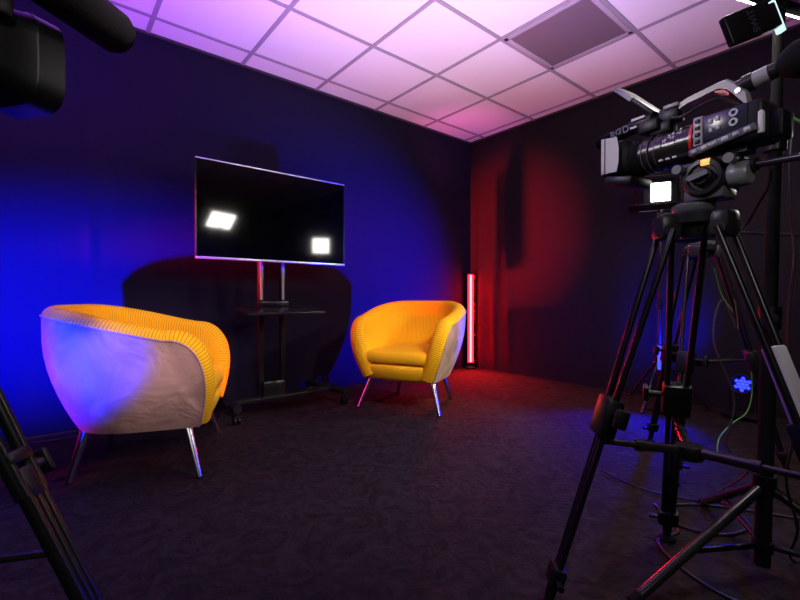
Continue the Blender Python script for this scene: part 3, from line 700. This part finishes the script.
bt = MB().box(bk, (bw, bh, 0.02), rot=Rp, bevel=0.006, seg=3).build('battery', M['black'], t)
text('battery_lettering', 'SWIT', 0.026, frame(E2, -E1, E3, bk + E3*0.0103 + E1*0.008), M['dim_mark'], bt)
MB().box(bk - E3*0.022 + E1*0.06, (0.07, 0.065, 0.03), rot=Rp, bevel=0.005).build('battery_bracket', M['black_metal'], t)
MB().tube((0, 0, 0.0), bk - E3*0.03 + E1*0.06, 0.012, 0.012, 14).build('bracket_arm', M['rubber'], t)
MB().box((0, 0, 0.010), (0.04, 0.04, 0.05), bevel=0.006).build('pole_socket', M['rubber'], t)
# second panel lamp that shows only as a reflection in the television
c3 = V((3.05, 0.0, 0))
t = thing('light_stand', 'dark light stand beyond the right edge of the picture', 'light stand', c3)
MB().tube((0, 0, 0.1), (0, 0, 1.34), 0.014, 0.012, 14).build('pole', M['gloss_black'], t)
for k in range(3):
    a = math.radians(30+120*k); MB().tube((0, 0, 0.3), (0.35*math.cos(a), 0.35*math.sin(a), 0.008), 0.009, 0.009, 12).build('leg', M['gloss_black'], t)
t = thing('led_panel', 'white panel lamp seen as the right-hand reflection in the television', 'lamp', (3.05, 0, 1.342))
n3 = V((-0.45, 0.87, -0.12)).normalized(); s3 = UP.cross(n3).normalized(); u3 = n3.cross(s3); R3 = frame(s3, u3, n3).to_3x3()
MB().box((0, 0, 0.165), (0.27, 0.25, 0.05), rot=R3, bevel=0.008).box((0, 0, 0.022), (0.03, 0.03, 0.04)).build('housing', M['black'], t)
MB().box(V((0, 0, 0.165)) + n3*0.027, (0.23, 0.21, 0.004), rot=R3).build('lamp_face', mat('second_lit_panel', (0.9, 0.9, 0.9), 0.4, emit=(1, 0.95, 0.9), estr=40), t)

# ------------------------------------------------------------------ left foreground camera
c4 = W(-0.69, 0.50)
make_tripod('tripod', 'black tripod cut off by the left edge, one leg crossing the lower left corner', c4, 0.96, tri(c4, W(-0.215, 0.55)), f_clamp=0.37, f_spread=0.50, stage=0.62, rt=0.0085, chunk=0.72)
D4 = W(0.25, 0.97).normalized(); N4 = V((-D4.y, D4.x, 0)); R4 = frame(D4, N4, UP).to_3x3()
t = thing('fluid_head', 'dark tripod head beyond the left edge under the cut-off camera', 'tripod head', (c4.x, c4.y, 0.967))
MB().lathe([(0, 0), (0.045, 0), (0.045, 0.02), (0, 0.02)], (0, 0, 0), (0, 0, 1), 28).box((0, 0, 0.055), (0.09, 0.08, 0.07), rot=R4, bevel=0.01).build('tilt_block', M['black'], t)
MB().box((0, 0, 0.100), (0.14, 0.06, 0.02), rot=R4, bevel=0.004).build('camera_plate', M['dark_grey'], t)
o4 = V((c4.x, c4.y, 1.078)) + W(0.03, 0); cz = 0.082
t = thing('camcorder', 'dark camcorder cut off by the left edge, only its hood and microphone showing', 'video camera', o4)
def Q(a, b, c): return D4*a + N4*b + UP*(cz+c)
MB().box(Q(-0.08, 0, 0), (0.20, 0.12, 0.15), rot=R4, bevel=0.012).box(Q(-0.02, 0, -0.066), (0.10, 0.05, 0.03), rot=R4).build('body', M['black'], t)
MB().lathe([(0, 0.0), (0.05, 0.0), (0.05, 0.05), (0.046, 0.052), (0.046, 0.10), (0.050, 0.102), (0.050, 0.14), (0, 0.14)], Q(0, 0, 0), D4, 36).build('lens', M['gloss_black'], t)
mb = MB(); b = mb.bm; rings = []
for a, hy, hz in ((0.125, 0.050, 0.050), (0.140, 0.056, 0.060), (0.178, 0.062, 0.070), (0.180, 0.064, 0.072), (0.218, 0.066, 0.074), (0.218, 0.061, 0.069), (0.14, 0.048, 0.05)):
    rings.append([b.verts.new(Q(a, hy*math.copysign(abs(math.cos(g))**0.5, math.cos(g)), hz*math.copysign(abs(math.sin(g))**0.5, math.sin(g)))) for g in [2*PI*k/32 for k in range(32)]])
for p, q in zip(rings, rings[1:]):
    for k in range(32): b.faces.new((p[k], p[(k+1) % 32], q[(k+1) % 32], q[k]))
bmesh.ops.recalc_face_normals(b, faces=b.faces); mb.build('lens_hood', M['black'], t)
MB().box(Q(-0.06, 0, 0.125), (0.20, 0.03, 0.022), rot=R4, bevel=0.006).box(Q(-0.14, 0, 0.09), (0.03, 0.03, 0.07), rot=R4, bevel=0.006).box(Q(0.03, 0, 0.09), (0.03, 0.03, 0.07), rot=R4, bevel=0.006).build('handle', M['black'], t)
tip = W(-0.503, 0.775, 1.258) - o4
md = W(-0.17, -0.98, -0.0).normalized()
MB().lathe([(0, 0), (0.018, 0.002), (0.030, 0.010), (0.036, 0.024), (0.036, 0.26), (0.03, 0.27), (0.012, 0.272), (0.012, 0.33), (0, 0.33)], tip - md*0.01, md, 28).build('microphone', M['foam'], t)
MB().tube(Q(-0.02, 0, 0.12), tip + md*0.22, 0.012, 0.012, 12).build('microphone_mount', M['black'], t)
MB().box(W(-0.60, 0.60, 1.21) - o4, (0.06, 0.09, 0.05), rot=R4, bevel=0.012).tube(Q(-0.0, -0.0, 0.10), W(-0.60, 0.60, 1.21) - o4, 0.01, 0.01, 10).build('monitor', M['black'], t)

# ------------------------------------------------------------------ cables
def cable(label, pts, r=0.004, m='cable', name='cable'):
    return tag(MB().sweep(pts, r, 8, smooth=10).build(name, M[m]), label, 'cable')
F = lambda x, y: V((x, y, 0.006))
def dep(x, y, D):
    d = (x-400)/426.436; e = (300-y)/426.436
    return W(d*D, D, EYE + D*(e + math.tan(PITCH)))
cable('thin green cable hanging in a curve behind the front tripod', [dep(714, 268, 2.08), dep(722, 296, 2.1), dep(737, 318, 2.12), dep(748, 352, 2.15), dep(753, 388, 2.2), dep(748, 412, 2.2), dep(733, 424, 2.15), dep(720, 440, 2.1), W(1.55, 2.05, 0.006), W(1.62, 1.95, 0.006)], 0.003, 'green')
cable('bright green cable running off to the right behind the viewfinder', [dep(757, 128, 0.90), dep(770, 121, 0.93), dep(784, 118, 1.0), dep(797, 122, 0.98), dep(820, 140, 0.98), dep(832, 220, 1.0), dep(838, 400, 1.0), W(1.03, 1.0, 0.12), W(1.06, 1.02, 0.006), W(1.2, 0.9, 0.006)], 0.0032, 'green')
cable('black cable drooping from behind the camcorder to the tripod head', [dep(770, 160, 0.92), dep(768, 185, 0.93), dep(757, 205, 0.97), dep(745, 225, 1.02), dep(726, 236, 1.03), dep(712, 228, 1.02)], 0.0028)
cable('black cable hanging down beside the tall light stand', [dep(792, 115, 1.12), dep(788, 190, 1.1), dep(794, 255, 1.1), dep(788, 330, 1.1), dep(797, 420, 1.1), dep(788, 480, 1.12), dep(800, 530, 1.16), W(1.16, 1.25, 0.008), W(1.3, 1.22, 0.008)], 0.0035)
cable('black cable coiled over the spreader between the tripods', [dep(735, 300, 1.75), dep(738, 330, 1.72), dep(722, 300, 1.75), dep(714, 340, 1.7), dep(735, 400, 1.62), dep(728, 445, 1.6), dep(750, 470, 1.55), dep(725, 490, 1.6), W(1.15, 1.62, 0.008), W(0.98, 1.72, 0.008), W(0.9, 1.9, 0.008)], 0.0035)
cable('black cable trailing across the carpet under the tall light stand', [F(1.75, 0.62), F(1.62, 0.50), F(1.50, 0.52), F(1.40, 0.42), F(1.36, 0.28), F(1.46, 0.16), F(1.60, 0.10), F(1.72, 0.2)], 0.0045)
cable('looped black cable on the carpet at the lower right', [F(2.0, 0.50), F(1.85, 0.36), F(1.70, 0.40), F(1.66, 0.52), F(1.78, 0.58), F(1.92, 0.46), F(2.05, 0.22)], 0.0045)
cable('thin black cable lying along the foot of the blue wall', [F(-0.55, 3.02), F(-0.30, 3.05), F(0.0, 3.09), F(0.30, 3.06), F(0.55, 3.09), F(0.72, 3.10)], 0.006)
cable('second black cable lying in front of the one along the wall', [F(-0.5, 2.93), F(-0.2, 2.99), F(0.1, 2.97), F(0.4, 3.02), F(0.7, 3.03)], 0.005)

# ------------------------------------------------------------------ lights
def spot(name, loc, aim, power, col, size=60, blend=0.4, rad=0.03):
    l = bpy.data.lights.new(name, 'SPOT'); l.energy = power; l.color = col; l.spot_size = math.radians(size); l.spot_blend = blend; l.shadow_soft_size = rad
    o = bpy.data.objects.new(name, l); COL.objects.link(o); o.location = loc
    o.rotation_euler = (V(aim)-V(loc)).to_track_quat('-Z', 'Y').to_euler(); return o
def area(name, loc, aim, power, col, sx_, sy_):
    l = bpy.data.lights.new(name, 'AREA'); l.energy = power; l.color = col; l.shape = 'RECTANGLE'; l.size = sx_; l.size_y = sy_
    o = bpy.data.objects.new(name, l); COL.objects.link(o); o.location = loc
    o.rotation_euler = (V(aim)-V(loc)).to_track_quat('-Z', 'Y').to_euler(); return o
BLUE, RED = (0.0, 0.004, 1.0), (1.0, 0.02, 0.03)
l = spot('blue_left', (-0.62, 1.30, 0.42), (-0.12, 3.16, 0.70), 4200, BLUE, 82, 1.0, 0.025); l.scale = (1, 0.49, 1)
spot('blue_right', (3.22, 1.10, 0.34), (2.30, 3.16, 0.94), 4200, BLUE, 58, 1.0, 0.03)
spot('blue_floor', (3.15, 1.02, 0.42), (2.6, 1.1, 0.0), 260, BLUE, 90, 1.0, 0.03)
spot('camcorder_highlight_fill', W(-0.75, 1.0, 1.80), W(0.69, 1.0, 1.16), 30, (1.0, 0.95, 0.90), 20, 0.6, 0.07)  # added unseen fill, placed to put a highlight on the camcorder lens
spot('blue_glow', (3.25, 0.98, 0.45), (3.6, 1.3, 0.6), 60, BLUE, 120, 1.0, 0.03)
spot('red_left', (-1.3, 2.95, 0.95), (3.6, 2.72, 1.38), 4600, RED, 23, 1.0, 0.05)
spot('red_left_near', (-1.1, 3.0, 0.60), (0.0, 2.5, 0.45), 70, (1.0, 0.0, 0.30), 36, 0.8, 0.05)
spot('red_columns', (-1.25, 3.08, 0.62), (1.2, 2.86, 0.55), 260, RED, 17, 0.8, 0.04)
spot('red_corner', (3.30, 3.12, 1.0), (0.72, 2.50, 0.36), 520, (1.0, 0.08, 0.02), 9, 0.6, 0.02)
spot('red_floor', (3.42, 2.98, 0.60), (3.05, 2.60, 0.0), 190, RED, 100, 1.0, 0.08)
spot('violet_ceiling', (-0.3, 1.7, 0.85), (-0.1, 2.1, ZC), 330, (0.34, 0.07, 1.0), 122, 1.0, 0.15)  # added violet uplight for the ceiling, no visible source
spot('pink_ceiling', (1.3, 1.35, 0.9), (1.6, 1.75, ZC), 165, (0.92, 0.68, 1.0), 105, 1.0, 0.2)  # added pink uplight standing in for light bounced onto the ceiling
spot('violet_right', (1.9, 1.25, 1.3), (2.4, 0.8, ZC), 40, (0.42, 0.20, 1.0), 115, 1.0, 0.15)  # weak violet uplight added to tint the right part of the ceiling
spot('magenta_corner', (2.9, 2.75, 1.7), (3.25, 2.95, ZC), 12, (1.0, 0.12, 0.6), 95, 1.0, 0.05)  # unseen spot added to tint the ceiling magenta near the corner
area('white_fill', W(0.3, -0.6, 1.6), W(0.1, 1.6, 0.8), 7, (1.0, 0.95, 0.93), 0.3, 0.3)
spot('white_left', W(0.35, -0.3, 1.9), (0.42, 2.15, 0.66), 240, (1.0, 0.80, 0.95), 20, 0.8, 0.06)  # unseen white spot added to brighten the outside of the left chair
spot('key_right_chair', (1.50, 0.42, 1.60), (2.0, 2.3, 0.45), 105, (1.0, 0.92, 0.78), 26, 0.8, 0.08)
spot('barn_door_lamp', (3.22, 1.03, 1.50), (1.5, 2.1, 0.2), 60, (1.0, 0.95, 0.93), 60, 0.6, 0.05)

# ------------------------------------------------------------------ world and camera
w = bpy.data.worlds.new('World'); scene.world = w; w.use_nodes = True
w.node_tree.nodes['Background'].inputs['Color'].default_value = (0.05, 0.04, 0.05, 1)
w.node_tree.nodes['Background'].inputs['Strength'].default_value = 0.05
cd = bpy.data.cameras.new('Camera'); cam = bpy.data.objects.new('Camera', cd); COL.objects.link(cam)
cam.location = (0, 0, EYE); cam.rotation_euler = (PI/2 + PITCH, 0, -YAW)
cd.sensor_width = 36; cd.lens = 426.436/800*36; cd.clip_start = 0.02
scene.camera = cam
scene.view_settings.view_transform = 'Standard'
scene.view_settings.look = 'None'
scene.view_settings.exposure = 0.0
